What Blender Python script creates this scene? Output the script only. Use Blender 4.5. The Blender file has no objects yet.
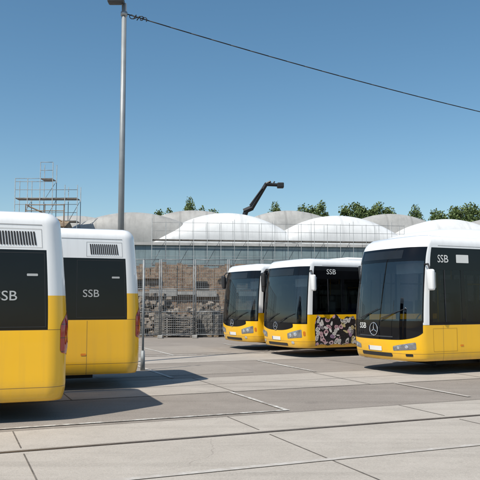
import bpy, bmesh, math, random
from mathutils import Vector, Matrix
random.seed(7)
scene=bpy.context.scene
COL=scene.collection
pi=math.pi

# ------------------------------------------------------------------ helpers
def link(o,parent=None):
    COL.objects.link(o)
    if parent is not None: o.parent=parent
    return o
def top(name,label,cat,group=None,me=None,loc=(0,0,0),rz=0):
    o=bpy.data.objects.new(name,me); link(o)
    o.location=loc; o.rotation_euler=(0,0,rz)
    o["label"]=label; o["category"]=cat
    if group: o["group"]=group
    return o
def struct(name,me):
    o=bpy.data.objects.new(name,me); link(o); o["kind"]="structure"; return o
def tomesh(bm,name,mats,smooth=False):
    me=bpy.data.meshes.new(name); bm.normal_update(); bm.to_mesh(me); bm.free()
    for m in (mats if isinstance(mats,(list,tuple)) else [mats]): me.materials.append(m)
    if smooth:
        for p in me.polygons: p.use_smooth=True
    return me
def part(name,me,parent,loc=None):
    o=bpy.data.objects.new(name,me); link(o,parent)
    if loc: o.location=loc
    return o
def bbox(bm,x0,x1,y0,y1,z0,z1,mi=0,bev=0.0,seg=2):
    r=bmesh.ops.create_cube(bm,size=1.0)
    vs=r['verts']
    for v in vs:
        v.co=Vector((x0+(v.co.x+.5)*(x1-x0),y0+(v.co.y+.5)*(y1-y0),z0+(v.co.z+.5)*(z1-z0)))
    fs=set(f for v in vs for f in v.link_faces)
    for f in fs: f.material_index=mi
    if bev>0:
        es=list(set(e for v in vs for e in v.link_edges))
        bmesh.ops.bevel(bm,geom=es,offset=bev,segments=seg,affect='EDGES',profile=.5,material=-1)
def tube(bm,p0,p1,r0,r1=None,n=6,mi=0,cap=True):
    p0=Vector(p0);p1=Vector(p1); r1=r0 if r1 is None else r1
    d=(p1-p0)
    if d.length<1e-6: return
    d.normalize()
    a=Vector((0,0,1)) if abs(d.z)<.9 else Vector((1,0,0))
    x=d.cross(a).normalized(); y=d.cross(x).normalized()
    A=[bm.verts.new(p0+(x*math.cos(2*pi*i/n)+y*math.sin(2*pi*i/n))*r0) for i in range(n)]
    B=[bm.verts.new(p1+(x*math.cos(2*pi*i/n)+y*math.sin(2*pi*i/n))*r1) for i in range(n)]
    for i in range(n):
        f=bm.faces.new((A[i],A[(i+1)%n],B[(i+1)%n],B[i])); f.material_index=mi
    if cap:
        f=bm.faces.new(A[::-1]); f.material_index=mi
        f=bm.faces.new(B); f.material_index=mi
def pipe(bm,pts,r,n=6,mi=0):
    for a,b in zip(pts[:-1],pts[1:]): tube(bm,a,b,r,n=n,mi=mi)
def lathe_y(bm,prof,n=32,mi=0):
    rings=[]
    for r,y in prof:
        rings.append([bm.verts.new((r*math.cos(2*pi*i/n),y,r*math.sin(2*pi*i/n))) for i in range(n)])
    for a,b in zip(rings[:-1],rings[1:]):
        for i in range(n):
            f=bm.faces.new((a[i],a[(i+1)%n],b[(i+1)%n],b[i])); f.material_index=mi

# ------------------------------------------------------------------ materials
def newmat(name):
    m=bpy.data.materials.new(name); m.use_nodes=True
    nt=m.node_tree; b=nt.nodes['Principled BSDF']; return m,nt,b
def N(nt,t,**k):
    n=nt.nodes.new(t)
    for a,v in k.items(): setattr(n,a,v)
    return n
def math_n(nt,op,a,b=None,c=None):
    n=N(nt,'ShaderNodeMath',operation=op)
    for i,v in enumerate((a,b,c)):
        if v is None: continue
        if isinstance(v,(int,float)): n.inputs[i].default_value=v
        else: nt.links.new(v,n.inputs[i])
    return n.outputs[0]
def mixc(nt,f,a,b,bt='MIX'):
    n=N(nt,'ShaderNodeMix',data_type='RGBA',blend_type=bt)
    if isinstance(f,(int,float)): n.inputs[0].default_value=f
    else: nt.links.new(f,n.inputs[0])
    for i,v in ((6,a),(7,b)):
        if isinstance(v,tuple): n.inputs[i].default_value=(*v,1)
        else: nt.links.new(v,n.inputs[i])
    return n.outputs[2]
def noise(nt,co,scale,detail=4,rough=.55,dist=0):
    n=N(nt,'ShaderNodeTexNoise'); n.inputs['Scale'].default_value=scale
    n.inputs['Detail'].default_value=detail; n.inputs['Roughness'].default_value=rough
    n.inputs['Distortion'].default_value=dist
    nt.links.new(co,n.inputs['Vector']); return n.outputs['Fac']
def ramp(nt,f,p0,p1,c0=(0,0,0),c1=(1,1,1)):
    n=N(nt,'ShaderNodeValToRGB'); e=n.color_ramp.elements
    e[0].position=p0;e[1].position=p1;e[0].color=(*c0,1);e[1].color=(*c1,1)
    nt.links.new(f,n.inputs[0]); return n.outputs[0]
def bump(nt,b,h,st=.3,d=.01):
    n=N(nt,'ShaderNodeBump'); n.inputs['Strength'].default_value=st;n.inputs['Distance'].default_value=d
    nt.links.new(h,n.inputs['Height']); nt.links.new(n.outputs[0],b.inputs['Normal'])
def objco(nt): return N(nt,'ShaderNodeTexCoord').outputs['Object']
def simple(name,col,rough=.5,metal=0,var=.15,scale=3,bmp=0,spec=.5,coat=0):
    m,nt,b=newmat(name); co=objco(nt)
    f=noise(nt,co,scale,3,.6)
    c=mixc(nt,ramp(nt,f,.3,.7),tuple(x*(1-var) for x in col),tuple(min(1,x*(1+var)) for x in col))
    nt.links.new(c,b.inputs['Base Color']); b.inputs['Roughness'].default_value=rough
    b.inputs['Metallic'].default_value=metal; b.inputs['Specular IOR Level'].default_value=spec
    b.inputs['Coat Weight'].default_value=coat
    if bmp: bump(nt,b,noise(nt,co,scale*8,3),bmp,.01)
    return m
M_black=simple('black_gloss',(.004,.0045,.006),.04,0,.3,1,spec=.34)
M_rubber=simple('rubber',(.02,.02,.02),.85,0,.3,8,.2)
M_plastic=simple('black_plastic',(.022,.022,.024),.5,0,.2,6)
M_under=simple('underside',(.015,.015,.015),.9)
M_rim=simple('rim',(.45,.45,.45),.35,.6,.15,5)
M_chrome=simple('chrome',(.75,.75,.76),.12,1,.05)
M_liner=simple('liner_grey',(.26,.27,.28),.7)
M_seat=simple('seat_fabric',(.04,.07,.16),.9,0,.3,30)
M_floor=simple('bus_floor',(.10,.10,.11),.8)
M_pole=simple('yellow_pole',(.7,.4,.02),.4)
M_white=simple('white_lettering',(.72,.72,.70),.5,0,.03)
M_dim=simple('dim_lettering',(.42,.43,.43),.4,0,.05)
M_plate=simple('plate',(.78,.78,.75),.4,0,.04)
M_blue=simple('plate_blue',(.02,.08,.4),.4)
M_mirror=simple('mirror_glass',(.6,.65,.7),.03,1,.02)
M_whitepl=simple('white_plastic',(.80,.81,.81),.3,0,.03)
M_dkgrey=simple('dark_grey',(.05,.054,.058),.5)
M_disp=simple('display_glass',(.014,.015,.016),.15)
M_gap=simple('panel_gap',(.16,.10,.02),.7)
M_gapw=simple('panel_gap_white',(.25,.25,.25),.7)
M_steel=simple('galvanised_steel',(.36,.38,.39),.45,.6,.2,5)
M_steeld=simple('weathered_steel',(.26,.28,.29),.6,.4,.25,5)
M_fencest=simple('fence_steel',(.22,.235,.245),.55,.4,.25,5)
M_lamp=simple('lamp_pole_paint',(.27,.29,.30),.5,.3,.12,2)
M_cable=simple('cable_black',(.012,.012,.012),.6)
M_conc=simple('cast_concrete',(.34,.33,.31),.9,0,.2,5,.3)
M_plank=simple('planks',(.24,.18,.12),.85,0,.35,6,.3)
M_greyplank=simple('grey_planks',(.22,.20,.18),.85,0,.3,6,.3)
M_timber=simple('timber',(.22,.15,.095),.8,0,.35,4,.3)
M_bark=simple('bark',(.09,.065,.045),.95,0,.4,12,.5)
M_machine=simple('machine_black',(.010,.011,.013),.5)
M_machorange=simple('machine_body',(.55,.16,.02),.45)
M_amber=simple('amber_lens',(.75,.22,.01),.15)
def lens_mat():
    m,nt,b=newmat('headlamp_lens'); co=objco(nt)
    sx=N(nt,'ShaderNodeSeparateXYZ'); nt.links.new(co,sx.inputs[0])
    w=math_n(nt,'SINE',math_n(nt,'MULTIPLY',sx.outputs[1],260.0))
    c=mixc(nt,math_n(nt,'MULTIPLY',math_n(nt,'ADD',w,1.0),.5),(.55,.58,.6),(.85,.87,.9))
    nt.links.new(c,b.inputs['Base Color']); b.inputs['Roughness'].default_value=.12; b.inputs['Metallic'].default_value=.7
    b.inputs['Coat Weight'].default_value=1
    return m
M_lens=lens_mat()
M_lampglass=simple('lamp_cover',(.26,.27,.28),.06,.4,.3,12,coat=1)
def tail_mat():
    m,nt,b=newmat('tail_lens'); co=objco(nt)
    sx=N(nt,'ShaderNodeSeparateXYZ'); nt.links.new(co,sx.inputs[0])
    w=math_n(nt,'FRACT',math_n(nt,'MULTIPLY',sx.outputs[2],5.0))
    k=math_n(nt,'LESS_THAN',w,.06)
    c=mixc(nt,k,(.36,.012,.010),(.05,.008,.008))
    nt.links.new(c,b.inputs['Base Color']); b.inputs['Roughness'].default_value=.12; b.inputs['Coat Weight'].default_value=1
    return m
M_tail=tail_mat()
def glass_mat(name,tint,base=.05,mul=.5):
    m=bpy.data.materials.new(name); m.use_nodes=True; nt=m.node_tree
    nt.nodes.clear()
    out=N(nt,'ShaderNodeOutputMaterial'); mx=N(nt,'ShaderNodeMixShader')
    tr=N(nt,'ShaderNodeBsdfTransparent'); gl=N(nt,'ShaderNodeBsdfGlossy')
    tr.inputs[0].default_value=(*tint,1); gl.inputs['Roughness'].default_value=.015
    gl.inputs[0].default_value=(.9,.95,1,1)
    fr=N(nt,'ShaderNodeFresnel'); fr.inputs[0].default_value=1.5
    f=math_n(nt,'ADD',math_n(nt,'MULTIPLY',fr.outputs[0],mul),base)
    nt.links.new(f,mx.inputs[0]); nt.links.new(tr.outputs[0],mx.inputs[1]); nt.links.new(gl.outputs[0],mx.inputs[2])
    nt.links.new(mx.outputs[0],out.inputs[0]); return m
M_glass=glass_mat('windscreen_glass',(.74,.79,.79),.05,1.0)
M_sglass=glass_mat('side_glass',(.30,.33,.34),.0,.8)

def paint(L,zb,zrear,name):
    m,nt,b=newmat(name); co=objco(nt)
    sx=N(nt,'ShaderNodeSeparateXYZ'); nt.links.new(co,sx.inputs[0])
    x,y,z=sx.outputs
    rear=math_n(nt,'GREATER_THAN',x,L-.75)
    lim=math_n(nt,'ADD',math_n(nt,'MULTIPLY',rear,zrear-zb),zb)
    yel=math_n(nt,'LESS_THAN',z,lim)
    n1=noise(nt,co,1.3,4,.6)
    cy=mixc(nt,n1,(.91,.485,.006),(.96,.53,.010))
    cw=mixc(nt,n1,(.82,.83,.83),(.87,.87,.87))
    c=mixc(nt,yel,cw,cy)
    fr=math_n(nt,'FRACT',math_n(nt,'DIVIDE',math_n(nt,'ADD',x,.35),1.42))
    gap=math_n(nt,'LESS_THAN',fr,.007)
    low=math_n(nt,'LESS_THAN',z,zb-.02)
    side=math_n(nt,'GREATER_THAN',math_n(nt,'ABSOLUTE',y),1.2)
    g=math_n(nt,'MULTIPLY',math_n(nt,'MULTIPLY',gap,low),side)
    hz=math_n(nt,'LESS_THAN',math_n(nt,'ABSOLUTE',math_n(nt,'SUBTRACT',z,.50)),.005)
    hz2=math_n(nt,'LESS_THAN',math_n(nt,'ABSOLUTE',math_n(nt,'SUBTRACT',z,zb)),.005)
    g=math_n(nt,'MAXIMUM',math_n(nt,'MAXIMUM',g,hz),math_n(nt,'MULTIPLY',hz2,side))
    c=mixc(nt,math_n(nt,'MULTIPLY',g,.75),c,(.05,.035,.02))
    d=math_n(nt,'MULTIPLY',ramp(nt,z,.28,.62,(1,1,1),(0,0,0)),math_n(nt,'MULTIPLY',noise(nt,co,3.5,5,.7),.55))
    mp=N(nt,'ShaderNodeMapping'); mp.inputs['Scale'].default_value=(9,9,.5); nt.links.new(co,mp.inputs[0])
    stv=math_n(nt,'MULTIPLY',ramp(nt,noise(nt,mp.outputs[0],1.0,3,.6),.5,.8),.10)
    c=mixc(nt,math_n(nt,'ADD',d,stv),c,(.20,.16,.11))
    nt.links.new(c,b.inputs['Base Color'])
    nt.links.new(math_n(nt,'ADD',math_n(nt,'MULTIPLY',n1,.2),math_n(nt,'ADD',.12,d)),b.inputs['Roughness'])
    b.inputs['Coat Weight'].default_value=.6; b.inputs['Coat Roughness'].default_value=.04
    bump(nt,b,noise(nt,co,1.6,2,.5),.10,.03)
    return m

def graffiti_mat():
    m,nt,b=newmat('graphic_wrap'); co=objco(nt)
    n=N(nt,'ShaderNodeTexNoise'); n.inputs['Scale'].default_value=2.2; n.inputs['Detail'].default_value=1
    nt.links.new(co,n.inputs['Vector'])
    va=N(nt,'ShaderNodeVectorMath',operation='MULTIPLY_ADD')
    nt.links.new(n.outputs['Color'],va.inputs[0]); va.inputs[1].default_value=(.4,.4,.4); nt.links.new(co,va.inputs[2])
    v=N(nt,'ShaderNodeTexVoronoi',feature='SMOOTH_F1'); v.inputs['Scale'].default_value=6.0; v.inputs['Smoothness'].default_value=.15
    nt.links.new(va.outputs[0],v.inputs['Vector'])
    vf=N(nt,'ShaderNodeTexVoronoi'); vf.inputs['Scale'].default_value=6.0; nt.links.new(va.outputs[0],vf.inputs['Vector'])
    sp=N(nt,'ShaderNodeSeparateColor'); nt.links.new(vf.outputs['Color'],sp.inputs[0])
    r=N(nt,'ShaderNodeValToRGB'); r.color_ramp.interpolation='CONSTANT'
    cols=[(0,(.62,.58,.54)),(.22,(.60,.36,.40)),(.40,(.70,.67,.63)),(.56,(.30,.27,.28)),(.66,(.62,.44,.46)),(.78,(.55,.46,.24)),(.86,(.34,.22,.34)),(.93,(.66,.63,.60))]
    e=r.color_ramp.elements
    e[0].position=0;e[0].color=(*cols[0][1],1);e[1].position=cols[1][0];e[1].color=(*cols[1][1],1)
    for p,c in cols[2:]:
        q=e.new(p);q.color=(*c,1)
    nt.links.new(sp.outputs[0],r.inputs[0])
    # rounded shapes on a dark field, each with a dark inner ring and pale centre
    body=math_n(nt,'LESS_THAN',vf.outputs['Distance'],.50)
    ring=math_n(nt,'LESS_THAN',math_n(nt,'ABSOLUTE',math_n(nt,'SUBTRACT',vf.outputs['Distance'],.25)),.035)
    c=mixc(nt,body,(.018,.018,.022),r.outputs[0])
    c=mixc(nt,ring,c,(.02,.02,.022))
    v3=N(nt,'ShaderNodeTexVoronoi'); v3.inputs['Scale'].default_value=17; nt.links.new(va.outputs[0],v3.inputs['Vector'])
    dots=math_n(nt,'MULTIPLY',math_n(nt,'LESS_THAN',v3.outputs['Distance'],.20),.8)
    c=mixc(nt,dots,c,(.06,.05,.06))
    nt.links.new(c,b.inputs['Base Color']); b.inputs['Roughness'].default_value=.3
    return m
M_graf=graffiti_mat()

# ------------------------------------------------------------------ bus
def smooth(t):
    t=max(0,min(1,t)); return t*t*(3-2*t)
class Shape:
    def __init__(s,L,W,H,rf=.40,rr=.30,bow=.10,rake=.16,tr=.22,brow=.0):
        s.L,s.W,s.H,s.rf,s.rr,s.bow,s.rake,s.tr,s.brow=L,W,H,rf,rr,bow,rake,tr,brow
        s.a=[W/2-rf,pi*rf/2,L-rf-rr,pi*rr/2,W/2-rr]
        s.S=sum(s.a)
    def sx(s,x): return s.a[0]+s.a[1]+(x-s.rf)
    def plan(s,t):
        sg=1 if t>=0 else -1; t=abs(t); a=s.a; W,L,rf,rr=s.W,s.L,s.rf,s.rr
        if t<=a[0]: p=(0,t); n=(-1,0)
        elif t<=a[0]+a[1]:
            q=(t-a[0])/rf; p=(rf-rf*math.cos(q),W/2-rf+rf*math.sin(q)); n=(-math.cos(q),math.sin(q))
        elif t<=a[0]+a[1]+a[2]:
            p=(rf+t-a[0]-a[1],W/2); n=(0,1)
        elif t<=a[0]+a[1]+a[2]+a[3]:
            q=(t-a[0]-a[1]-a[2])/rr; p=(L-rr+rr*math.sin(q),W/2-rr+rr*math.cos(q)); n=(math.sin(q),math.cos(q))
        else:
            p=(L,max(0,W/2-rr-(t-(s.S-a[4])))); n=(1,0)
        return p[0],-sg*p[1],n[0],-sg*n[1]
    def P(s,t,z,off=0):
        x,y,nx,ny=s.plan(t)
        w=1-smooth(x/1.3)
        zr=s.H-s.tr; d=.045*max(0,z-1.3)/1.7
        if z>zr:
            q=min(1,(z-zr)/s.tr); d+=s.tr*(1-math.sqrt(max(0,1-q*q)))
        if z<.55: d+=.05*((.55-z)/.25)**2
        o=off-d
        X=x+nx*o; Y=y+ny*o
        X+=w*s.bow*min(1,(abs(y)/(s.W/2)))**2
        if z>1.05:
            q=(z-1.05)/(s.H-1.05)
            X+=w*(s.rake*q**1.5+s.brow*max(0,(q-.72)/.28)**2)
        elif z<.8: X+=w*.05*((.8-z)/.5)
        w2=1-smooth((s.L-x)/1.2)
        if z>1.5: X-=w2*.10*((z-1.5)/(s.H-1.5))**1.5
        return Vector((X,Y,z))
def uniq(l,tol=.004):
    l=sorted(l); o=[l[0]]
    for a in l[1:]:
        if a-o[-1]>tol: o.append(a)
    return o
def patch(sh,s0,s1,z0,z1,off,mat,name,parent,r=0,bulge=0,zlo=None,zhi=None,ds=.06,nz=4):
    neg=(s0+s1)<0
    if s1<s0: s0,s1=s1,s0
    n=max(2,int((s1-s0)/ds)); ss=[s0+(s1-s0)*i/n for i in range(n+1)]
    if r>0:
        for k in (0.003,.08,.2,.4,.7,1): ss+=[s0+r*k,s1-r*k]
        ss=uniq(ss,.0015)
    bm=bmesh.new(); cols=[]
    for s in ss:
        a,b=z0,z1; q0=(s-s0)/(s1-s0)
        if neg: q0=1-q0
        if zlo: a=zlo(q0)
        if zhi: b=zhi(q0)
        e=min(s-s0,s1-s)
        if r>0 and e<r:
            k=r-math.sqrt(max(0,r*r-(r-e)**2)); k=min(k,(b-a)/2-.0005); a+=k;b-=k
        c=[]
        for j in range(nz+1):
            q=j/nz
            bu=bulge*(1-(2*q-1)**4)*(1-(2*(s-s0)/(s1-s0)-1)**4) if bulge else 0
            c.append(bm.verts.new(sh.P(s,a+(b-a)*q,off+bu)))
        cols.append(c)
    for A,B in zip(cols[:-1],cols[1:]):
        for j in range(nz): bm.faces.new((A[j],B[j],B[j+1],A[j+1]))
    bm.normal_update()
    mid=bm.faces[:] ; f=mid[len(mid)//2]
    x,y,nx,ny=sh.plan((s0+s1)/2)
    if f.normal.x*nx+f.normal.y*ny<0: bmesh.ops.reverse_faces(bm,faces=bm.faces)
    return part(name,tomesh(bm,name,mat,True),parent)
def outline(sh,s0,s1,z0,z1,parent,name='service_flap',t=.005,off=.004,mat=None):
    bm=bmesh.new()
    def q(a,b,c,d):
        n=max(1,int((b-a)/.06))
        for i in range(n):
            u=a+(b-a)*i/n; v=a+(b-a)*(i+1)/n
            bm.faces.new([bm.verts.new(sh.P(*p,off)) for p in ((u,c),(u,d),(v,d),(v,c))])
    q(s0,s1,z0,z0+t); q(s0,s1,z1-t,z1); q(s0,s0+t,z0+t,z1-t); q(s1-t,s1,z0+t,z1-t)
    return part(name,tomesh(bm,name,mat or M_gap),parent)
def text_on(sh,txt,s,z,h,off,mat,name,parent,bold=.012,flip=1):
    cu=bpy.data.curves.new('lettering','FONT'); cu.body=txt; cu.size=h*1.38; cu.align_x='CENTER'; cu.align_y='CENTER'
    cu.offset=bold*h; cu.resolution_u=4
    o=bpy.data.objects.new('tmp_text',cu); COL.objects.link(o)
    dg=bpy.context.evaluated_depsgraph_get(); dg.update()
    me=bpy.data.meshes.new_from_object(o.evaluated_get(dg)); bpy.data.objects.remove(o)
    for v in me.vertices:
        v.co=sh.P(s+flip*(v.co.x*1.12),z+v.co.y,off)
    me.materials.clear(); me.materials.append(mat)
    return part(name,me,parent)

def emblem(sh,z,R,parent):
    bm=bmesh.new(); n=28
    c=sh.P(0,z,.02)
    pts=[c+Vector((0,R*math.cos(2*pi*i/n),R*math.sin(2*pi*i/n))) for i in range(n+1)]
    pipe(bm,pts,R*.075,8)
    for k in range(3):
        a=pi/2+k*2*pi/3
        d=Vector((0,math.cos(a),math.sin(a)))
        tube(bm,c,c+d*R,R*.14,R*.03,4)
    return part('emblem',tomesh(bm,'emblem',M_chrome,True),parent)

def mirror(sh,side,parent,white,zt,short=False):
    y=-side
    base=sh.P(side*(sh.a[0]+sh.a[1]*.80),zt,0)
    if side>0: out=Vector((-.02,y*.22,-.02))
    else: out=Vector((-.08,y*.02,.0)) if short else Vector((-.26,y*.12,.02))
    p1=base+out*.6+Vector((0,0,.02)); p2=base+out+Vector((0,0,-.14))
    bm=bmesh.new(); pipe(bm,[base,p1,p2],.022,8,0)
    arm=part('side_mirror',tomesh(bm,'mirror_arm',M_plastic,True),parent)
    bm=bmesh.new()
    bbox(bm,p2.x-.06,p2.x+.06,p2.y-.11,p2.y+.11,p2.z-.46,p2.z+.04,0,.05,4)
    for v in bm.verts:
        k=(p2.z+.04-v.co.z)/.5; v.co.y=p2.y+(v.co.y-p2.y)*(1-.25*k); v.co.x+=.03*k
    part('mirror_housing',tomesh(bm,'mirror_housing',white,True),arm)
    bm=bmesh.new(); bbox(bm,p2.x+.088,p2.x+.094,p2.y-.075,p2.y+.075,p2.z-.40,p2.z-.04,0,.002,1)
    part('mirror_glass',tomesh(bm,'mirror_glass',M_mirror),arm)

def wheel_me():
    bm=bmesh.new()
    lathe_y(bm,[(.0,-.11),(.10,-.13),(.13,-.11),(.20,-.10),(.24,-.04),(.29,-.035),(.30,-.12),(.285,-.135),(.285,.10)],32)
    for i in range(10):
        a=2*pi*i/10; p=Vector((.165*math.cos(a),-.10,.165*math.sin(a)))
        tube(bm,p,p+Vector((0,-.03,0)),.016,n=6)
    rim=tomesh(bm,'rim',M_rim,True)
    bm=bmesh.new()
    lathe_y(bm,[(.285,-.125),(.33,-.15),(.42,-.155),(.465,-.13),(.48,-.09),(.48,.09),(.465,.13),(.42,.155),(.285,.12)],36)
    return rim,tomesh(bm,'tyre',M_rubber,True)
RIM,TYRE=wheel_me()

def make_seat(bm,x,y,zf):
    bbox(bm,x,x+.42,y-.21,y+.21,zf+.40,zf+.50,0,.03)
    bbox(bm,x+.38,x+.48,y-.21,y+.21,zf+.48,zf+1.10,0,.03)
    bbox(bm,x+.15,x+.28,y-.05,y+.05,zf,zf+.40,1,.0)

def build_bus(kind,label,group,loc,rz,ssb=1.02):
    e=kind=='electric'
    L,W=12.1,2.55; H=3.36 if e else 3.08
    zb=1.18 if e else 1.33; zrear=1.83; z00=.33 if e else .30
    sh=Shape(L,W,H,rf=.42 if e else .38,bow=.20 if e else .15,rake=.25 if e else .16,tr=.24 if e else .19,brow=.16 if e else .07)
    root=top('city_bus',label,'bus',group,None,loc,rz)
    pm=paint(L,zb,zrear,'bus_paint_'+kind)
    SX=sh.sx
    wt=3.05 if e else 2.83
    wb=1.24 if e else 1.04
    wsx=sh.a[0]+sh.a[1]*(.84 if e else .80)
    gtop=3.04 if e else 2.62
    band0=SX(.52 if e else .46)
    openings=[(-wsx+.04,wsx-.04,wb+.04,wt-(.34 if e else .28))]
    black=[(-wsx,wsx,wb,wt)]
    lastx=L-.30
    black.append((band0,SX(lastx),zb,2.50 if not e else gtop)); black.append((-SX(lastx),-band0,zb,2.50 if not e else gtop))
    if not e:
        black.append((band0,SX(L-1.9),2.50,2.84)); black.append((-SX(L-1.9),-band0,2.50,2.84))
    black.append((sh.S-.95,sh.S-.001,1.75,2.75)); black.append((-sh.S+.001,-sh.S+.95,1.75,2.75))
    wins=[]
    wz0,wz1=zb+.07,(2.50 if e else 2.44)
    wins.append((SX(.66),SX(1.72)-.03,wz0,wz1))
    x=1.80
    while x+1.42<L-1.9:
        wins.append((SX(x),SX(x+1.36),wz0,wz1)); x+=1.42
    right=[(-b,-a,c,d) for a,b,c,d in wins]
    openings+=wins+right
    sl=[]; s=-sh.S
    while s<sh.S:
        t=abs(s); c1=sh.a[0]+sh.a[1]+.9; c2=sh.S-sh.a[4]-sh.a[3]-.9
        sl.append(s); s+=.055 if (t<c1 or t>c2) else .35
    sl.append(sh.S)
    zl=[.30,.34,.40,.47,.55,.7,.8,.9,1.05,1.2,1.35,1.5,1.7,1.9,2.1,2.3,2.5,2.6,2.7,2.8,2.9,3.0]
    zl=[z00]+[z for z in zl if z00+.02<z<H-sh.tr-.02]+[H-sh.tr]
    for i in range(1,11): zl.append(H-sh.tr+sh.tr*math.sin(pi/2*i/10))
    pr_s=[];pr_z=[]
    for a,b,c,d in openings+black:
        pr_s+=[a,b];pr_z+=[c,d]
    def merge(base,pri):
        pri=uniq(pri,.002); out=list(pri)
        for b in base:
            if all(abs(b-p)>.012 for p in pri): out.append(b)
        return uniq(out,.002)
    sl=merge(sl,pr_s+[-sh.S,sh.S]); zl=merge(zl,pr_z+[z00,H])
    def inside(r,s,z): return r[0]<s<r[1] and r[2]<z<r[3]
    def shell(off,paintslot):
        bm=bmesh.new()
        g=[[bm.verts.new(sh.P(s,z,off)) for z in zl] for s in sl[:-1]]
        g.append(g[0])
        for i in range(len(sl)-1):
            sm=(sl[i]+sl[i+1])/2
            for j in range(len(zl)-1):
                zm=(zl[j]+zl[j+1])/2
                if any(inside(o,sm,zm) for o in openings): continue
                f=bm.faces.new((g[i][j],g[i][j+1],g[i+1][j+1],g[i+1][j]))
                f.smooth=True
                f.material_index=1 if (paintslot and any(inside(o,sm,zm) for o in black)) else 0
        f=bm.faces.new([c[-1] for c in g[:-1]]); f.material_index=0
        f=bm.faces.new([c[0] for c in g[:-1]][::-1]); f.material_index=2 if paintslot else 0
        bmesh.ops.recalc_face_normals(bm,faces=bm.faces)
        return bm
    body=part('body',tomesh(shell(0,True),'bus_body',[pm,M_black,M_under]),root)
    liner=part('interior_lining',tomesh(shell(-.05,False),'bus_liner',[M_liner]),root)
    patch(sh,*openings[0],-.006,M_glass,'windscreen',root,ds=.08,nz=14)
    for w in wins+right: patch(sh,*w,-.006,M_sglass,'side_window',root,ds=.5,nz=2)
    patch(sh,SX(1.14),SX(1.18),wz0,wz1,.004,M_plastic,'window_bar',root,nz=2)
    patch(sh,-.78,.78,wt-.27,wt-.06,.004,M_disp,'destination_display',root,r=.02,nz=3)
    for sgn in (0.0,.85):
        bm=bmesh.new()
        a=sh.P(-.15+sgn-.45,wb+.02,.03); b=sh.P(-.15+sgn-.05,wb+.20,.03)
        tube(bm,a,b,.009,n=6)
        pp=[sh.P(-.15+sgn-.45+.75*i/5,wb+.08+.24*i/5,.03) for i in range(6)]; pipe(bm,pp,.009,6)
        part('windscreen_wiper',tomesh(bm,'wiper',M_plastic),root)
    for sg in (1,-1):
        patch(sh,sg*SX(.9),sg*SX(L-.35),2.865 if not e else 3.085,2.875 if not e else 3.095,.004,M_gapw,'roof_gutter',root,nz=1,ds=1)
    def lampunit(sg,s0,s1,z0,z1,zo):
        h=patch(sh,sg*s0,sg*s1,z0,z1,.006,M_lampglass,'headlight',root,r=.03,bulge=.012,nz=5,
                zlo=lambda q:z0+.05*q,zhi=lambda q:z1+(zo-z1)*q)
        R=(z1-z0)/2*.70
        for q in (.30,.66):
            c=s0+(s1-s0)*q; zc=(z0+.05*q+z1+(zo-z1)*q)/2
            patch(sh,sg*(c-R),sg*(c+R),zc-R,zc+R,.022,M_lens,'lamp_reflector',h,r=R-.001,bulge=.008,nz=5,ds=.02)
    for sg in (1,-1):
        if e:
            lampunit(sg,.64,1.22,.56,.67,.78)
            patch(sh,sg*.98,sg*1.14,.44,.50,.006,M_disp,'fog_lamp',root,r=.02,nz=3)
        else:
            lampunit(sg,.64,1.20,.58,.74,.88)
            patch(sh,sg*.80,sg*.94,.42,.50,.006,M_lens,'fog_lamp',root,r=.038,bulge=.01,nz=4)
            patch(sh,sg*1.24,sg*1.31,.68,.82,.006,M_amber,'indicator_lamp',root,r=.03,nz=3)
    if e:
        patch(sh,-wsx+.02,wsx-.02,.8,wb+.004,.004,M_black,'nose_panel',root,nz=6,ds=.05,
              zlo=lambda q:.82+.18*abs(2*q-1)**6,zhi=lambda q:wb+.01)
        patch(sh,-.60,.60,.41,.50,.006,M_plastic,'bumper_grille',root,r=.04,nz=3)
        patch(sh,-.66,.66,.88,.905,.010,M_dkgrey,'trim_strip',root,r=.01,nz=2)
        emblem(sh,1.06,.155,root)
        text_on(sh,'SSB',-.50,1.13,.14,.012,M_white,'lettering',root)
    else:
        patch(sh,-.92,.92,.86,1.05,.006,M_black,'front_grille',root,r=.03,nz=3,zlo=lambda q:.83+.11*abs(2*q-1)**3)
        patch(sh,-.60,.60,.35,.44,.006,M_plastic,'bumper_grille',root,r=.03,nz=3)
        emblem(sh,.96,.12,root)
    pz=.54 if e else .52
    pl=patch(sh,-.26,.26,pz,pz+.11,.012,M_plate,'number_plate',root,r=.01,nz=2)
    patch(sh,-.26,-.22,pz+.005,pz+.105,.015,M_blue,'plate_band',pl,nz=1)
    sz=2.76 if e else 2.66
    text_on(sh,'SSB',SX(1.10 if e else 1.30),sz,.19 if e else .165,.008,M_white,'lettering',root,bold=.004)
    text_on(sh,'SSB',SX(L-ssb),1.82,.145,.008,M_dim,'lettering',root,bold=.003)
    if e:
        patch(sh,SX(1.56),SX(1.96),2.68,2.88,.008,M_white,'notice_sticker',root,r=.015,nz=1)
    if not e:
        bm=bmesh.new()
        x0,x1=L-1.03,L-.43; za,zc=2.57,2.77; nL=14
        for i in range(nL):
            a=x0+(x1-x0)*i/nL
            q=[sh.P(SX(a),za,.006),sh.P(SX(a+.027),za,.006),sh.P(SX(a+.027)-.025,zc,.006),sh.P(SX(a)-.025,zc,.006)]
            bm.faces.new([bm.verts.new(p) for p in q])
        part('engine_louvre',tomesh(bm,'louvre',M_plastic),root)
        outline(sh,SX(L-1.12),SX(L-.36),2.53,2.81,root,'louvre_flap',mat=M_gapw)
        patch(sh,SX(L-.60),SX(L-.44),2.115,2.15,.008,M_dim,'small_notice',root,r=.01,nz=1)
        outline(sh,SX(L-1.30),SX(L-.33),1.37,2.46,root,'rear_window_panel',mat=M_plastic,t=.008)
    outline(sh,SX(.66),SX(1.5),.55,1.10,root)
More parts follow.
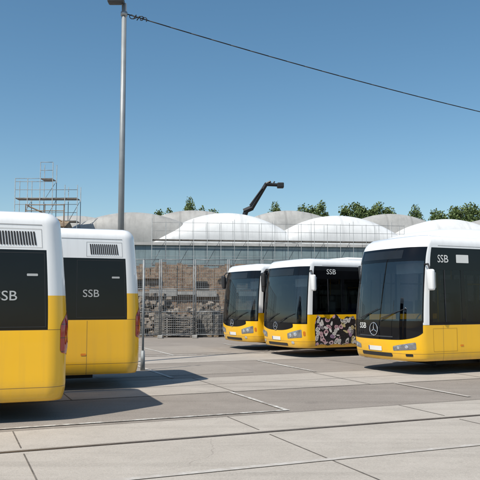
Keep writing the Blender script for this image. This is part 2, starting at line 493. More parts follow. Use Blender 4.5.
    for xx in (1.6,3.9,6.2,8.5,10.9):
        patch(sh,SX(xx),SX(xx+.10),.66,.70,.006,M_amber,'marker_lamp',root,r=.01,nz=1)
    r0=sh.a[0]+sh.a[1]+sh.a[2]
    for sg in (1,-1):
        patch(sh,sg*(r0+.20),sg*(r0+.58),.95,1.60,.006,M_tail,'tail_light',root,r=.05,bulge=.02,nz=6,
              zlo=lambda q:.93+.06*(1-q),zhi=lambda q:1.62-.22*(1-q)**2)
    patch(sh,sh.S-.9,sh.S-.002,.45,1.15,.006,M_plastic,'engine_flap',root,r=.03,nz=3)
    patch(sh,-sh.S+.002,-sh.S+.9,.45,1.15,.006,M_plastic,'engine_flap',root,r=.03,nz=3)
    for xx in (2.85,8.75):
        for sg in (1,-1):
            s0=SX(xx)
            patch(sh,sg*(s0-.58),sg*(s0+.58),.30,1.0,.004,M_under,'wheel_arch',root,
                     zlo=lambda q:z00+.002,zhi=lambda q:z00+.01+max(0,(1-(2*q-1)**2))**.5*(1.02-z00),ds=.05,nz=3)
            w=part('wheel',RIM,root,(xx,-sg*(W/2-.135),.48))
            if sg<0: w.rotation_euler=(0,0,pi)
            part('tyre',TYRE,w)
    # chassis and axles below the floor
    bm=bmesh.new(); bbox(bm,1.2,L-.9,-.85,.85,.20,z00-.003)
    part('chassis',tomesh(bm,'chassis',M_under),root)
    if kind=='graphic':
        patch(sh,SX(.56),SX(2.22),.42,1.31,.010,M_graf,'graphic_wrap',root,nz=6,ds=.03,
              zlo=lambda q:.36+.05*abs(math.sin(9*q)),zhi=lambda q:1.16+.13*abs(math.sin(8*q+.6))+.04*math.sin(27*q)-.22*max(0,q-.93)/.07-.22*max(0,.06-q)/.06)
    mirror(sh,1,root,M_whitepl if kind!='diesel' else M_plastic,2.62 if e else 2.68)
    mirror(sh,-1,root,M_plastic,2.80,e)
    if e:
        # smooth roof fairing rising out of the roof well behind the brow
        bm=bmesh.new(); rows=[]
        xs=[1.02,1.06,1.14,1.30,1.5,1.75,2.1,2.6,4,7,10.6,11.0,11.25,11.35]
        ht=[-.05,.03,.085,.145,.19,.225,.25,.26,.27,.27,.26,.20,.08,-.05]
        for xx,h in zip(xs,ht):
            row=[]
            for j in range(21):
                q=-1+2*j/20; yy=q*1.02
                zz=H+h*(1-abs(q)**5)**.5 if h>0 else H-.05
                if j in(0,20): zz=H-.05
                row.append(bm.verts.new((xx,yy,zz)))
            rows.append(row)
        for a,b in zip(rows[:-1],rows[1:]):
            for j in range(20): bm.faces.new((a[j],b[j],b[j+1],a[j+1]))
        bm.normal_update()
        if sum(f.normal.z for f in bm.faces)<0: bmesh.ops.reverse_faces(bm,faces=bm.faces)
        part('roof_cover',tomesh(bm,'roof_cover',M_whitepl,True),root)
    else:
        for a,b,hw,zt in [(2.2,4.6,.85,H+.10),(7.0,8.2,.7,H+.09)]:
            bm=bmesh.new(); bbox(bm,a,b,-hw,hw,H-.10,zt,0,.08,3)
            part('roof_cover',tomesh(bm,'roof_cover',M_whitepl,True),root)
    zf=.38
    bm=bmesh.new(); bbox(bm,.45,L-.4,-1.15,1.15,zf-.01,zf+.03); part('floor',tomesh(bm,'floor',M_floor),root)
    bm=bmesh.new(); bbox(bm,.46,.92,-.95,.45,zf,1.16,0,.08,3); bbox(bm,.56,.70,-.88,-.35,1.13,1.26,0,.03)
    dsh=part('dashboard',tomesh(bm,'dash',M_dkgrey,True),root)
    bm=bmesh.new(); c=Vector((1.0,-.62,1.28)); n=20
    pts=[c+Vector((.10*math.sin(2*pi*i/n),.23*math.cos(2*pi*i/n),.20*math.sin(2*pi*i/n))) for i in range(n+1)]
    pipe(bm,pts,.016,6); tube(bm,c,c+Vector((-.2,0,-.3)),.03); tube(bm,pts[0],pts[10],.012)
    part('steering_wheel',tomesh(bm,'steer',M_plastic,True),dsh)
    bm=bmesh.new(); bbox(bm,1.30,1.77,-.88,-.38,.85,.98,0,.04); bbox(bm,1.71,1.85,-.87,-.39,.95,1.75,0,.05); bbox(bm,1.73,1.83,-.75,-.51,1.75,1.95,0,.03); bbox(bm,1.40,1.65,-.75,-.5,zf,.85,0,.02)
    part('driver_seat',tomesh(bm,'drvseat',M_dkgrey,True),root)
    bm=bmesh.new(); bbox(bm,.80,.82,-.95,.10,wt-.62,wt-.36,0,.004,1); part('sun_blind',tomesh(bm,'blind',M_liner),root)
    bm=bmesh.new(); bbox(bm,.60,.72,.05,.32,1.165,1.24,0,.01); part('ticket_machine',tomesh(bm,'ticket',M_dkgrey),dsh)
    bm=bmesh.new(); bbox(bm,1.95,2.0,-1.15,-.25,zf,2.3,0,.01); part('partition',tomesh(bm,'partition',M_dkgrey),root)
    sm=None
    for r in range(9):
        xx=3.1+r*.86
        for yy in (-.92,-.48,.48,.92):
            if sm is None:
                bm=bmesh.new(); make_seat(bm,0,0,0); sm=tomesh(bm,'seat',[M_seat,M_dkgrey],True)
            part('seat',sm,root,(xx,yy,zf+.18))
    bm=bmesh.new()
    for xx in (2.3,4.0,5.7,7.4,9.1):
        for yy in (-.26,.26): tube(bm,(xx,yy,zf),(xx,yy,2.6),.018)
    for yy in (-.26,.26): tube(bm,(2.3,yy,2.2),(9.1,yy,2.2),.016)
    part('grab_rail',tomesh(bm,'rails',M_pole,True),root)
    return root,sh

def place_front(cx,cy,deg,W=2.55):
    a=math.radians(deg); return (cx-math.sin(a)*W/2,cy+math.cos(a)*W/2,0),a
def place_rear(cx,cy,deg,L=12.1,W=2.55):
    a=math.radians(deg); return (cx-math.cos(a)*L-math.sin(a)*W/2,cy-math.sin(a)*L+math.cos(a)*W/2,0),a
G='city buses parked in the depot yard'
l,a=place_rear(-2.53,10.42,20); build_bus('diesel','yellow and white city bus with red corner tail light',G,l,a,.90)
l,a=place_rear(-1.98,14.2,20); r_,_=build_bus('diesel','yellow and white city bus, rear end beside grey lamp post',G,l,a); r_.scale=(1,1,1.04)
l,a=place_front(.30,24.6,27); build_bus('diesel','yellow and white city bus in front of mesh fence',G,l,a)
l,a=place_front(1.73,21.5,27); build_bus('graphic','city bus with colourful graphic wrap on its lower side',G,l,a)
l,a=place_front(3.90,16.4,26); build_bus('electric','modern city bus with tall white roof and black nose',G,l,a)

# ------------------------------------------------------------------ ground
A=math.radians(22.5); cA,sA=math.cos(A),math.sin(A)
def uv(u,v,z): return Vector((u*cA-v*sA,u*sA+v*cA,z))
def ground_mat(name,c0,c1,speck=.12,crack=.5,patchy=.35,bm_=.35):
    m,nt,b=newmat(name); co=objco(nt)
    big=noise(nt,co,.22,3,.6); mid=noise(nt,co,1.3,5,.65,.4); fine=noise(nt,co,34,2,.7); gr=noise(nt,co,130,1,.6)
    c=mixc(nt,ramp(nt,mid,.3,.72),c0,c1)
    c=mixc(nt,math_n(nt,'MULTIPLY',ramp(nt,big,.42,.68),patchy),c,tuple(x*.68 for x in c0))
    v=N(nt,'ShaderNodeTexVoronoi'); v.inputs['Scale'].default_value=.9; nt.links.new(co,v.inputs['Vector'])
    sp=math_n(nt,'ADD',v.outputs['Distance'],math_n(nt,'MULTIPLY',mid,.18))
    c=mixc(nt,math_n(nt,'MULTIPLY',ramp(nt,sp,.10,.22,(1,1,1),(0,0,0)),.34),c,tuple(x*.4 for x in c0))
    mp=N(nt,'ShaderNodeMapping'); mp.inputs['Rotation'].default_value=(0,0,-A); mp.inputs['Scale'].default_value=(.10,2.2,1)
    nt.links.new(co,mp.inputs[0]); tr=noise(nt,mp.outputs[0],1.0,3,.6)
    c=mixc(nt,math_n(nt,'MULTIPLY',ramp(nt,tr,.50,.70),.42),c,tuple(x*.56 for x in c0))
    bl=noise(nt,co,4.5,4,.7,.6)
    c=mixc(nt,math_n(nt,'MULTIPLY',ramp(nt,bl,.50,.72),.26),c,tuple(x*.6 for x in c0))
    c=mixc(nt,math_n(nt,'MULTIPLY',ramp(nt,fine,.35,.65),speck*1.5),c,tuple(min(1,x*1.35) for x in c1))
    c=mixc(nt,math_n(nt,'MULTIPLY',ramp(nt,gr,.45,.6),speck*1.6),c,tuple(x*.5 for x in c0))
    if crack:
        n=N(nt,'ShaderNodeTexNoise'); n.inputs['Scale'].default_value=1.2; n.inputs['Detail'].default_value=4; nt.links.new(co,n.inputs['Vector'])
        va=N(nt,'ShaderNodeVectorMath',operation='MULTIPLY_ADD'); nt.links.new(n.outputs['Color'],va.inputs[0]); va.inputs[1].default_value=(.5,.5,.5); nt.links.new(co,va.inputs[2])
        e=N(nt,'ShaderNodeTexVoronoi',feature='DISTANCE_TO_EDGE'); e.inputs['Scale'].default_value=.22; nt.links.new(va.outputs[0],e.inputs['Vector'])
        k=math_n(nt,'MULTIPLY',math_n(nt,'LESS_THAN',e.outputs['Distance'],.0012),math_n(nt,'GREATER_THAN',big,.50))
        c=mixc(nt,math_n(nt,'MULTIPLY',k,crack),c,(.12,.10,.09))
    nt.links.new(c,b.inputs['Base Color']); b.inputs['Roughness'].default_value=.9; b.inputs['Specular IOR Level'].default_value=.3
    bump(nt,b,math_n(nt,'ADD',fine,gr),bm_,.006)
    return m
G_asph=ground_mat('asphalt_worn',(.25,.22,.193),(.32,.286,.252),.28,.3)
G_conc=ground_mat('concrete_slabs',(.395,.358,.314),(.465,.425,.377),.16,.25,.3)
G_conc2=ground_mat('concrete_light',(.37,.334,.294),(.44,.40,.356),.16,.25,.3)
def sheet(name,u0,u1,v0,v1,z,mat,nu=1):
    bm=bmesh.new()
    f=bm.faces.new([bm.verts.new(p) for p in (uv(u0,v0,z),uv(u1,v0,z),uv(u1,v1,z),uv(u0,v1,z))])
    return struct(name,tomesh(bm,name,mat))
bm=bmesh.new(); bm.faces.new([bm.verts.new(p) for p in ((-600,-300,0),(600,-300,0),(600,900,0),(-600,900,0))])
struct('ground',tomesh(bm,'ground',G_asph))
sheet('concrete_pavement',-45,55,-12,10.05,.004,G_conc)
sheet('concrete_pavement',-45,55,12.75,15.3,.004,G_conc2)
sheet('concrete_pavement',-45,55,19.2,21.6,.004,G_conc2)
M_joint=simple('joint_tar',(.13,.115,.10),.9,0,.4,6)
M_railst=simple('slot_channel_steel',(.09,.07,.055),.6,.3,.4,9)
strip=sheet
for k in range(-10,14):
    u=.85+3.1*k
    strip('pavement_joint',u-.009,u+.009,-12,8.52,.008,M_joint)
    strip('pavement_joint',u-.009,u+.009,8.86,10.04,.008,M_joint)
    strip('pavement_joint',u+1.2,u+1.222,12.76,15.29,.008,M_joint)
for v in (5.3,2.2,-.9,10.05,12.75,14.0,15.3): strip('pavement_joint',-45,55,v-.010,v+.010,.010,M_joint)
strip('drain_channel',-45,55,8.64,8.70,.010,M_railst)
strip('drain_channel',-45,55,8.73,8.742,.010,M_railst)
def mark_mat(name,lo,hi,sc,p0,p1):
    m=bpy.data.materials.new(name); m.use_nodes=True; nt=m.node_tree; b=nt.nodes['Principled BSDF']; co=objco(nt)
    f=noise(nt,co,sc,6,.75); g=noise(nt,co,1.0,3)
    k=ramp(nt,math_n(nt,'ADD',math_n(nt,'MULTIPLY',f,.7),math_n(nt,'MULTIPLY',g,.3)),p0,p1,lo,hi)
    nt.links.new(k,b.inputs['Base Color']); b.inputs['Roughness'].default_value=.8; return m
M_mark=mark_mat('worn_marking',(.29,.26,.23),(.68,.67,.63),7,.44,.60)
M_mark2=mark_mat('faded_marking',(.41,.375,.335),(.56,.54,.51),5,.48,.66)
strip('road_marking',-30,40,6.88,6.98,.012,M_mark2)
strip('road_marking',-12,5.1,10.22,10.30,.012,M_mark)
strip('road_marking',5.02,5.1,10.30,12.7,.012,M_mark)
for u in (8.8,12.5,16.2,19.9): strip('road_marking',u,u+.10,10.4,12.7,.012,M_mark2)
for k in range(8):
    u=1.0+k*3.7
    strip('road_marking',u,u+.10,15.5,19.1,.012,M_mark2 if k%2 else M_mark)
strip('road_marking',-20,30,21.75,21.85,.012,M_mark)
for k in range(8):
    u=3.0+k*3.7
    strip('road_marking',u,u+.10,21.9,27,.012,M_mark)
G_p1=ground_mat('asphalt_repair',(.225,.198,.175),(.285,.255,.226),.25,0)
G_p2=ground_mat('asphalt_old',(.285,.252,.22),(.345,.31,.272),.25,0)
for (u0,u1,v0,v1,m_) in ((3.2,7.0,16.0,18.2,G_p2),(10.5,14.2,15.9,18.8,G_p1),(4.0,9.0,22.5,26.5,G_p2)):
    sheet('asphalt_patch',u0,u1,v0,v1,.0045,m_)

# ------------------------------------------------------------------ lamp post + wire
lamp=top('street_lamp','tall grey steel street lamp with cable attached near its top','street lamp',None,None,(-3.42,20,0))
bm=bmesh.new(); tube(bm,(0,0,0),(0,0,1.2),.11,.11,16); tube(bm,(0,0,1.2),(0,0,10.50),.095,.072,16); tube(bm,(0,0,0),(0,0,.06),.2,.2,12)
part('pole',tomesh(bm,'lamp_pole',M_lamp,True),lamp)
bm=bmesh.new(); pipe(bm,[(0,0,10.44),(-.08,-.05,10.5),(-.26,-.12,10.5)],.045,8)
part('bracket',tomesh(bm,'bracket',M_lamp,True),lamp)
bm=bmesh.new(); bbox(bm,-.46,.02,-.28,.02,10.45,10.60,0,.05,3)
part('lamp_head',tomesh(bm,'lamp_head',M_dkgrey,True),lamp)
bm=bmesh.new(); tube(bm,(0,0,10.13),(0,0,10.24),.10,.10,14)
part('clamp',tomesh(bm,'clamp',M_steel,True),lamp)
pole2=top('utility_pole','plain grey steel pole holding the far cable end','pole',None,None,(21.0,31.6,0))
bm=bmesh.new(); tube(bm,(0,0,0),(0,0,9.2),.13,.09,14); me=tomesh(bm,'pole',M_lamp,True); part('pole',me,pole2)
bm=bmesh.new(); tube(bm,(0,0,8.3),(0,0,8.45),.12,.12,14); part('clamp',tomesh(bm,'clamp',M_steel,True),pole2)
bm=bmesh.new()
p0=Vector((-3.32,20,10.18)); p1=Vector((20.95,31.6,8.40)); pts=[]
for i in range(41):
    t=i/40; p=p0.lerp(p1,t); p.z-=.40*4*t*(1-t); pts.append(p)
pipe(bm,pts,.016,6)
cpts=[]
for i in range(70):
    t=i/69; a=t*2*pi*4.2
    cpts.append(Vector((-3.24+.44*t+.07*math.cos(a),20.05+.03*math.sin(a*1.7),10.14-.10*t+.055*math.sin(a*1.13))))
pipe(bm,cpts,.013,5)
w=top('overhead_cable','thin black overhead cable with coiled slack at the lamp post','cable',None,tomesh(bm,'cable',M_cable,True))
post=top('steel_post','slim grey steel post standing in front of the fence','post',None,None,(-2.46,17.9,0))
bm=bmesh.new(); tube(bm,(0,0,0),(0,0,2.80),.028,.028,14); tube(bm,(0,0,2.80),(0,0,2.83),.028,.012,14); part('pole',tomesh(bm,'p',M_steeld,True),post)
bm=bmesh.new(); tube(bm,(0,0,0),(0,0,.5),.06,.05,14); part('foot',tomesh(bm,'f',M_steeld,True),post)

# ------------------------------------------------------------------ fence panels
def fence_meshes(w,h):
    bm=bmesh.new()
    for x in (0.03,w-.03): tube(bm,(x,0,.05),(x,0,h),.028,n=8)
    for z in (.15,h*.33,h*.62,h-.02): tube(bm,(.03,0,z),(w-.03,0,z),.020,n=8)
    fr=tomesh(bm,'fence_frame',M_fencest,True)
    bm=bmesh.new()
    n=int(w/.085)
    for i in range(1,n): tube(bm,(w*i/n,.0,.16),(w*i/n,.0,h-.03),.008,n=3,cap=False)
    m=int(h/.22)
    for i in range(1,m): tube(bm,(.04,.006,h*i/m),(w-.04,.006,h*i/m),.008,n=3,cap=False)
    ms=tomesh(bm,'fence_mesh',M_fencest)
    bm=bmesh.new(); bbox(bm,-.12,.12,-.35,.35,0,.14,0,.02)
    ft=tomesh(bm,'fence_foot',M_conc)
    return fr,ms,ft
FR,MS,FT=fence_meshes(1.60,3.75)
fa=math.radians(4)
random.seed(5)
for k in range(22):
    x=-13.5+k*1.62
    f=top('construction_fence','tall grey steel mesh construction fence panel on concrete feet','fence','mesh fence panels round the building site',None,(x,33.4+math.sin(fa)*(x+13.5)-.6+random.uniform(-.05,.05),0),fa+random.uniform(-.02,.02))
    part('frame',FR,f); part('wire_mesh',MS,f); part('foot',FT,f)

# ------------------------------------------------------------------ low masonry band
def brick_mat(name,c1,c2,mort,scale=1):
    m,nt,b=newmat(name); co=objco(nt)
    mp=N(nt,'ShaderNodeMapping'); mp.inputs['Rotation'].default_value=(pi/2,0,0); nt.links.new(co,mp.inputs[0])
    br=N(nt,'ShaderNodeTexBrick'); br.inputs['Scale'].default_value=scale
    br.inputs['Color1'].default_value=(*c1,1);br.inputs['Color2'].default_value=(*c2,1);br.inputs['Mortar'].default_value=(*mort,1)
    br.inputs['Brick Width'].default_value=.50;br.inputs['Row Height'].default_value=.16;br.inputs['Mortar Size'].default_value=.02
    nt.links.new(mp.outputs[0],br.inputs['Vector'])
    n=noise(nt,co,1.2,5,.7); n2=noise(nt,co,5,5,.75)
    c=mixc(nt,ramp(nt,n,.50,.75),br.outputs[0],mort)
    c=mixc(nt,math_n(nt,'MULTIPLY',ramp(nt,n2,.45,.60),.65),c,tuple(x*.33 for x in c1))
    nt.links.new(c,b.inputs['Base Color']); b.inputs['Roughness'].default_value=.95
    bump(nt,b,n2,.8,.05)
    return m
M_brick=brick_mat('old_brick',(.24,.15,.10),(.35,.24,.165),(.34,.28,.21))
M_stone=brick_mat('pale_block',(.34,.31,.27),(.25,.23,.20),(.12,.11,.10),1.6)
random.seed(3)
bw=top('brick_wall','low rough brown masonry wall behind the mesh fence','wall',None,None,(-12.5,38.4,0),math.radians(5))
bm=bmesh.new()
for i in range(75):
    h=3.78+random.choice([0,0,.05,.08,-.08,-.14])+.07*math.sin(i*.5)
    bbox(bm,i*.3,i*.3+.3,random.uniform(0,.10),.4,0,h)
part('masonry',tomesh(bm,'masonry',M_brick),bw)
for z,mt in ((2.95,M_brick),(2.10,M_conc)):
    x=0
    bm=bmesh.new()
    while x<22.3:
        w_=random.uniform(.5,1.8)
        if random.random()<.55: bbox(bm,x,min(22.5,x+w_)-.03,-.14,-.002,z+random.uniform(-.12,.12),z+random.uniform(.16,.3))
        x+=w_
    part('ledge',tomesh(bm,'ledge',mt),bw)
for i in range(7):
    x=.9+i*3.1+random.uniform(-.8,.8)
    bm=bmesh.new(); bbox(bm,x,x+random.uniform(.5,1.0),-.03,-.003,2.45,2.85); part('recess',tomesh(bm,'recess',M_under),bw)
M_brickheap=simple('rubble_brick',(.23,.195,.16),.95,0,.6,2,.4)
def rock_heap(seed,w,d,h,n):
    rd=random.Random(seed); bm=bmesh.new()
    for i in range(n):
        x=rd.uniform(-1,1);y=rd.uniform(-1,1)
        zz=max(0,1-(x*x*.8+y*y))*h*rd.uniform(.2,1)
        s=rd.uniform(.07,.20)
        r=bmesh.ops.create_cube(bm,size=1)
        M=Matrix.Translation((x*w,y*d,zz+s*.3))@Matrix.Rotation(rd.uniform(0,3),4,'Z')@Matrix.Rotation(rd.uniform(-.6,.6),4,'X')@Matrix.Diagonal((s*rd.uniform(1,2.2),s*rd.uniform(.8,1.4),s,1))
        for v in r['verts']: v.co=M@v.co
    return tomesh(bm,'rubble',M_brickheap)
for k,(x,y,w_,h) in enumerate(((-7.6,36.6,1.9,1.6),(-4.6,36.8,1.9,2.2),(-1.6,36.7,2.0,1.7),(1.8,36.9,1.5,1.2))):
    o=top('rubble_heap','heap of broken grey-brown rubble behind the fence','rubble','rubble heaps',rock_heap(k,w_,.9,h,620),(x,y,0)); o["kind"]="stuff"
random.seed(11)
for k in range(8):
    x=-9.5+k*2.0+random.uniform(-.4,.4); hgt=random.uniform(.4,1.3)
    t=top('block_pallet','grey building blocks stacked on a wooden pallet behind the fence','pallet','pallets of building blocks',None,(x,35.0+random.uniform(0,.5),0),random.uniform(-.4,.4))
    bm=bmesh.new()
    for y in (-.5,0,.5): bbox(bm,-.6,.6,y-.05,y+.05,0,.10)
    for i in range(7): bbox(bm,-.6+i*.18,-.6+i*.18+.12,-.55,.55,.102,.125)
    part('pallet_base',tomesh(bm,'pallet',M_plank),t)
    bm=bmesh.new(); z=.13
    while z<hgt:
        for i in range(4):
            for j in range(2):
                if z>hgt-.3 and random.random()<.35: continue
                dx=random.uniform(-.015,.015)
                bbox(bm,-.58+i*.29+dx,-.58+i*.29+.265+dx,-.5+j*.5+dx,-.5+j*.5+.47+dx,z,z+.185,0,.008,1)
        z+=.19
    part('block_stack',tomesh(bm,'blocks',M_stone),t)
for k,(x,z_) in enumerate(((-6.4,.6),(-2.9,.9))):
    t=top('timber_stack','stack of rough grey-brown timber boards behind the fence','timber','stacks of timber boards',None,(x,34.5,0),random.uniform(-.2,.2))
    zz=0
    bm=bmesh.new()
    while zz<z_:
        for xx in (-.6,.6): bbox(bm,xx-.04,xx+.04,-.4,.4,zz,zz+.06)
        for j in range(4):
            d=random.uniform(-.12,.12); bbox(bm,-.82+d,.82+d,-.4+j*.2,-.4+j*.2+.17,zz+.060,zz+.11)
        zz+=.110
    part('boards',tomesh(bm,'boards',M_greyplank if k%2 else M_plank),t)

# ------------------------------------------------------------------ vaulted halls
def metal_sheet(name,c,sc=5,axis=0,var=.2,line=.45,streak=.4):
    m,nt,b=newmat(name); co=objco(nt)
    sx=N(nt,'ShaderNodeSeparateXYZ'); nt.links.new(co,sx.inputs[0])
    f=math_n(nt,'FRACT',math_n(nt,'MULTIPLY',sx.outputs[axis],sc))
    k=math_n(nt,'LESS_THAN',f,.08)
    n=noise(nt,co,.8,5,.7)
    mp=N(nt,'ShaderNodeMapping'); mp.inputs['Scale'].default_value=(3,1,.35); nt.links.new(co,mp.inputs[0]); st=noise(nt,mp.outputs[0],1.4,4,.7)
    cc=mixc(nt,ramp(nt,n,.3,.7),tuple(x*(1-var) for x in c),tuple(min(.85,x*(1+var)) for x in c))
    cc=mixc(nt,math_n(nt,'MULTIPLY',ramp(nt,st,.5,.75),streak),cc,tuple(x*.5 for x in c))
    cc=mixc(nt,math_n(nt,'MULTIPLY',k,line),cc,tuple(x*.45 for x in c))
    nt.links.new(cc,b.inputs['Base Color']); b.inputs['Roughness'].default_value=.55
    bump(nt,b,f,.2,.02)
    return m
M_hallwall=metal_sheet('hall_cladding',(.22,.29,.31),1.6)
M_vault=metal_sheet('vault_grey_skin',(.36,.355,.34),.55,0,.2,.3,.4)
M_vaultw=metal_sheet('vault_white_skin',(.66,.67,.67),.45,0,.08,.22,.28)
M_fascia=simple('fascia',(.46,.45,.43),.7,0,.15,2)
def arcpt(span,rise,t):
    R=(span*span/4+rise*rise)/(2*rise); a=math.asin(span/2/R); q=-a+2*a*t
    return R*math.sin(q)+span/2, R*math.cos(q)-(R-rise)
def hall(label,loc,rz,bays,zw,depth):
    root=top('vaulted_hall',label,'hall',None,None,loc,rz)
    X0=min(b[0] for b in bays); Wd=max(b[0]+b[1] for b in bays)
    bm=bmesh.new()
    bbox(bm,X0,Wd,0,.25,0,zw); bbox(bm,X0,X0+.25,.25,depth,0,zw); bbox(bm,Wd-.25,Wd,.25,depth,0,zw)
    part('wall',tomesh(bm,'hallwall',M_hallwall),root)
    bm=bmesh.new(); bbox(bm,X0-.05,Wd+.05,-.14,-.003,zw-.16,zw+.02); part('edge_beam',tomesh(bm,'eb',M_fascia),root)
    n=48; m=14
    for x0,span,rise,yo,white in bays:
        D=1.5 if white else .8
        bm=bmesh.new(); rows=[]
        prof=[(0,0.0)]+[(D*(1-math.cos(pi/2*j/m)),.12+.88*math.sin(pi/2*j/m)) for j in range(m+1)]+[(depth-yo,1.0)]
        for y,k in prof:
            row=[]
            for i in range(n+1):
                x,z=arcpt(span,rise,i/n)
                row.append(bm.verts.new((x0+x,yo+y,zw+.03+max(z,0)*k)))
            rows.append(row)
        for a,b in zip(rows[:-1],rows[1:]):
            for i in range(n):
                f=bm.faces.new((a[i],a[i+1],b[i+1],b[i])); f.smooth=True
        last=rows[-1]; base=[bm.verts.new((v.co.x,v.co.y,zw+.03)) for v in last]
        for i in range(1,n-1): bm.faces.new((last[i],last[i+1],base[i+1],base[i]))
        part('vault_roof',tomesh(bm,'vault',M_vaultw if white else M_vault),root)
    return root
ha=math.radians(8)
hb=[(-4.9,10.4,2.0,2.6,0),(-.9,10.4,2.0,.3,0),(3.0,10.8,2.5,2.6,0),(5.5,9.8,2.10,0.0,1),(9.6,10.8,2.6,2.6,0),(13.0,9.8,2.05,0.0,1),(17.2,10.4,2.5,2.6,0),(21.0,9.4,1.95,0.0,1),(25.6,9.8,2.35,2.6,0),(29.6,8.6,1.85,0,1),(33.8,8.0,2.1,2.6,0)]
hall('row of low overlapping barrel-vaulted hall roofs, white and pale grey',(-10.9,43,0),ha,hb,5.40,13)

# scaffold
def scaffold(name,label,loc,rz,bays,bw_,dp,levels,topz,group=None,r=.026,mat=None,decks=True,dzs=(0,.5,1.0),back=False):
    mat=mat or M_steel
    root=top(name,label,'scaffolding',group,None,loc,rz)
    for i in range(bays+1):
        for y in (0,dp):
            bm=bmesh.new(); tube(bm,(i*bw_,y,0),(i*bw_,y,topz(i)),r,n=6); part('post',tomesh(bm,'sp',mat,True),root)
    for z in levels:
        for dz in dzs:
            run=[]
            for i in range(bays):
                if z+dz<min(topz(i),topz(i+1))+.01:
                    if run and run[-1][1]==i: run[-1][1]=i+1
                    else: run.append([i,i+1])
            for a,b in run:
                bm=bmesh.new(); tube(bm,(a*bw_,0,z+dz),(b*bw_,0,z+dz),r*.8,n=6); part('ledger',tomesh(bm,'sl',mat,True),root)
        run=[]
        for i in range(bays):
            if z<min(topz(i),topz(i+1)):
                if run and run[-1][1]==i: run[-1][1]=i+1
                else: run.append([i,i+1])
        if decks:
            for a,b in run:
                bm=bmesh.new(); bbox(bm,a*bw_+.02,b*bw_-.02,.08,dp-.08,z-.04,z); part('deck',tomesh(bm,'sd',M_greyplank),root)
    for i in range(0,bays,2):
        for k,z in enumerate(levels[:-1]):
            if levels[k+1]<min(topz(i),topz(i+1)):
                bm=bmesh.new(); tube(bm,(i*bw_,dp+.03,z),((i+1)*bw_,dp+.03,levels[k+1]),.016,n=5)
                part('brace',tomesh(bm,'sb',mat,True),root)
    return root
scaffold('scaffolding','thin steel scaffolding poles along the vaulted hall',(-5.2,41.2,0),math.radians(8),19,.82,.8,[2.0,3.9,5.40],lambda i:6.45+(.18 if i%3==0 else 0),r=.014,mat=M_steeld)
scaffold('scaffolding','stepped steel scaffolding tower with guard rails',(-13.7,42.2,0),0,5,.76,.9,[2.2,4.4,6.6,8.0,9.2],lambda i:[9.2,9.2,10.2,10.2,8.8,8.8][i],r=.022,mat=M_steeld)

ts=top('timber_shed','brown timber site building with roof guard rail','building',None,None,(-12.3,40.0,0))
bm=bmesh.new(); bbox(bm,0,2.2,0,1.6,0,6.0); part('wall',tomesh(bm,'tsw',M_timber),ts)
bm=bmesh.new()
v=[bm.verts.new(p) for p in ((-.2,-.2,6.0),(2.3,-.2,6.0),(2.3,1.8,6.0),(-.2,1.8,6.0),(-.2,.8,6.6),(2.3,.8,6.4))]
for f in ((0,1,5,4),(2,3,4,5),(0,4,3),(1,2,5),(0,3,2,1)): bm.faces.new([v[i] for i in f])
part('roof',tomesh(bm,'tsr',M_plank),ts)
bm=bmesh.new()
for i in range(3): tube(bm,(i*1.1,-.15,5.9),(i*1.1,-.15,7.3),.03,n=5)
for z in (6.9,7.25): tube(bm,(0,-.15,z),(2.2,-.15,z),.025,n=5)
tube(bm,(.1,-.12,7.2),(2.1,-.12,6.3),.04,n=5)
part('guard_rail',tomesh(bm,'tsg',M_timber),ts)

# ------------------------------------------------------------------ boom lift
bl=top('boom_lift','black articulated boom of a lifting machine above the roofs','construction machine',None,None,(.1,72,0))
bm=bmesh.new(); bbox(bm,-4.5,-.5,-1.2,1.2,.6,1.6,0,.1); bbox(bm,-3.6,-1.2,-1,1,1.6,2.9,0,.15)
part('chassis',tomesh(bm,'blc',M_machorange,True),bl)
for x in (-3.9,-1.1):
    for y in (-1.35,1.35):
        w_=part('wheel',RIM,bl,(x,y,.5)); part('tyre',TYRE,w_)
def beam(bm,p,q,w0,w1): tube(bm,p,q,w0,w1,4)
bm=bmesh.new(); beam(bm,(-2.2,0,2.6),(.55,0,11.1),.32,.26); part('lower_boom',tomesh(bm,'b1',M_machine),bl)
bm=bmesh.new()
pipe(bm,[(.3,0,11.0),(1.2,0,11.4)],.28,4); beam(bm,(1.1,0,11.35),(2.65,0,13.9),.25,.20); tube(bm,(.9,-.2,11.6),(2.2,-.2,13.4),.07,n=8)
part('upper_boom',tomesh(bm,'b2',M_machine),bl)
bm=bmesh.new(); beam(bm,(2.5,0,13.85),(4.1,0,13.75),.20,.17); bbox(bm,3.75,4.45,-.4,.4,13.45,13.98,0,.08)
tube(bm,(2.6,0,13.9),(3.1,0,14.15),.12,n=6); tube(bm,(3.3,0,13.85),(3.5,0,14.15),.08,n=6)
part('jib_head',tomesh(bm,'b3',M_machine),bl)

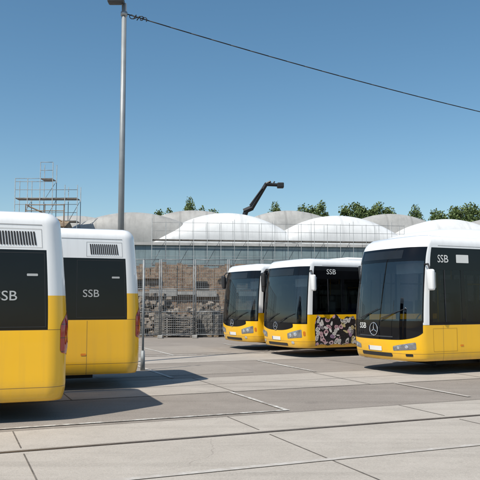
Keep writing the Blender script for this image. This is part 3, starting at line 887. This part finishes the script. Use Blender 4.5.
# ------------------------------------------------------------------ trees
def leaf_mat():
    m,nt,b=newmat('foliage'); co=objco(nt)
    n=noise(nt,co,1.1,3,.6); n2=noise(nt,co,6,2)
    c=mixc(nt,ramp(nt,n,.35,.65),(.055,.095,.025),(.14,.19,.05))
    c=mixc(nt,math_n(nt,'MULTIPLY',n2,.5),c,(.09,.13,.04))
    nt.links.new(c,b.inputs['Base Color']); b.inputs['Roughness'].default_value=.65
    return m
M_leaf=leaf_mat()
def tree_meshes(seed,h,cw,ch):
    rd=random.Random(seed)
    bm=bmesh.new(); tube(bm,(0,0,0),(0,0,h-ch*.6),.28,.16,9)
    cl=[]
    for i in range(70):
        while True:
            p=Vector((rd.uniform(-1,1),rd.uniform(-1,1),rd.uniform(-1,1)))
            if .25<p.length<1: break
        k=1+.25*math.sin(3*p.x+seed)+.2*math.sin(4*p.y+seed*2)
        c=Vector((p.x*cw/2*k*(1.05-.35*max(0,p.z)),p.y*cw/2*k,h-ch/2+p.z*ch/2*.92))
        cl.append((c,rd.uniform(.35,.8)))
    for c,_ in cl[:12]: tube(bm,(0,0,h-ch*.85+rd.uniform(0,.8)),c,.09,.02,5)
    tr=tomesh(bm,'trunk',M_bark,True)
    bm=bmesh.new()
    for c,r in cl:
        for j in range(75):
            d=Vector((rd.gauss(0,1),rd.gauss(0,1),rd.gauss(0,.8))); d=d.normalized()*r*rd.uniform(.5,1.15)
            p=c+d; s=rd.uniform(.10,.20)
            ax=Vector((rd.uniform(-1,1),rd.uniform(-1,1),rd.uniform(-.2,1.4))).normalized()
            x=ax.orthogonal().normalized(); y=ax.cross(x)
            bm.faces.new([bm.verts.new(p+x*s),bm.verts.new(p+y*s*.6),bm.verts.new(p-x*s),bm.verts.new(p-y*s*.6)])
    return tr,tomesh(bm,'crown',M_leaf)
TM=[tree_meshes(1,13.3,5.2,6.0),tree_meshes(2,13.3,4.2,6.5),tree_meshes(5,13.3,6.4,5.6)]
spots=[(-9.3,85,13.2,0),(-6.1,84,14.0,1),(-3.9,87,13.6,0),(4.4,86,13.7,1),(9.0,86,14.2,0),(14.0,86,14.1,0),(15.9,87,14.4,2),(18.0,88,14.0,0),(22.2,88,13.6,1),(25.2,86,13.5,0),(27.2,86,14.0,2),(29.4,87,14.0,0),(34,90,13.2,2),(-16,88,12.0,2)]
for i,(x,y,h,k) in enumerate(spots):
    t=top('tree','green leafy broadleaf tree standing behind the hall roofs','tree','trees behind the halls',None,(x,y,0),i*1.3)
    s_=.65 if k==1 else .9
    if x<0: s_*=.8
    t.scale=(s_,s_,h/13.3)
    part('trunk',TM[k][0],t); part('crown',TM[k][1],t)

# ------------------------------------------------------------------ light, sky, camera
sv=Vector((-1.46,-1.60,3.0)).normalized()
el=math.asin(sv.z); az=math.atan2(sv.x,sv.y)
wd=bpy.data.worlds.new("World"); scene.world=wd; wd.use_nodes=True; nt=wd.node_tree
bg=nt.nodes['Background']; sk=nt.nodes.new('ShaderNodeTexSky'); sk.sky_type='NISHITA'; sk.sun_disc=False
sk.sun_elevation=el; sk.sun_rotation=az; sk.altitude=200; sk.air_density=1.0; sk.dust_density=.7; sk.ozone_density=1.0
hs=nt.nodes.new('ShaderNodeHueSaturation'); hs.inputs['Saturation'].default_value=1.20; hs.inputs['Hue'].default_value=.489
nt.links.new(sk.outputs[0],hs.inputs['Color']); nt.links.new(hs.outputs[0],bg.inputs[0]); bg.inputs[1].default_value=.122
sd=bpy.data.lights.new('sun','SUN'); sd.energy=5.0; sd.angle=math.radians(.5); sd.color=(1,.94,.84)
so=bpy.data.objects.new('sun',sd); COL.objects.link(so); so.rotation_euler=(-sv).to_track_quat('-Z','Y').to_euler()
cd=bpy.data.cameras.new('camera'); cd.lens=52.5; cd.sensor_width=36; cd.clip_end=3000; cd.clip_start=.1
co_=bpy.data.objects.new('camera',cd); COL.objects.link(co_); co_.location=(0,0,1.75); co_.rotation_euler=(math.radians(90+4.98),0,0)
scene.camera=co_
scene.view_settings.view_transform='Standard'; scene.view_settings.look='None'; scene.view_settings.exposure=0
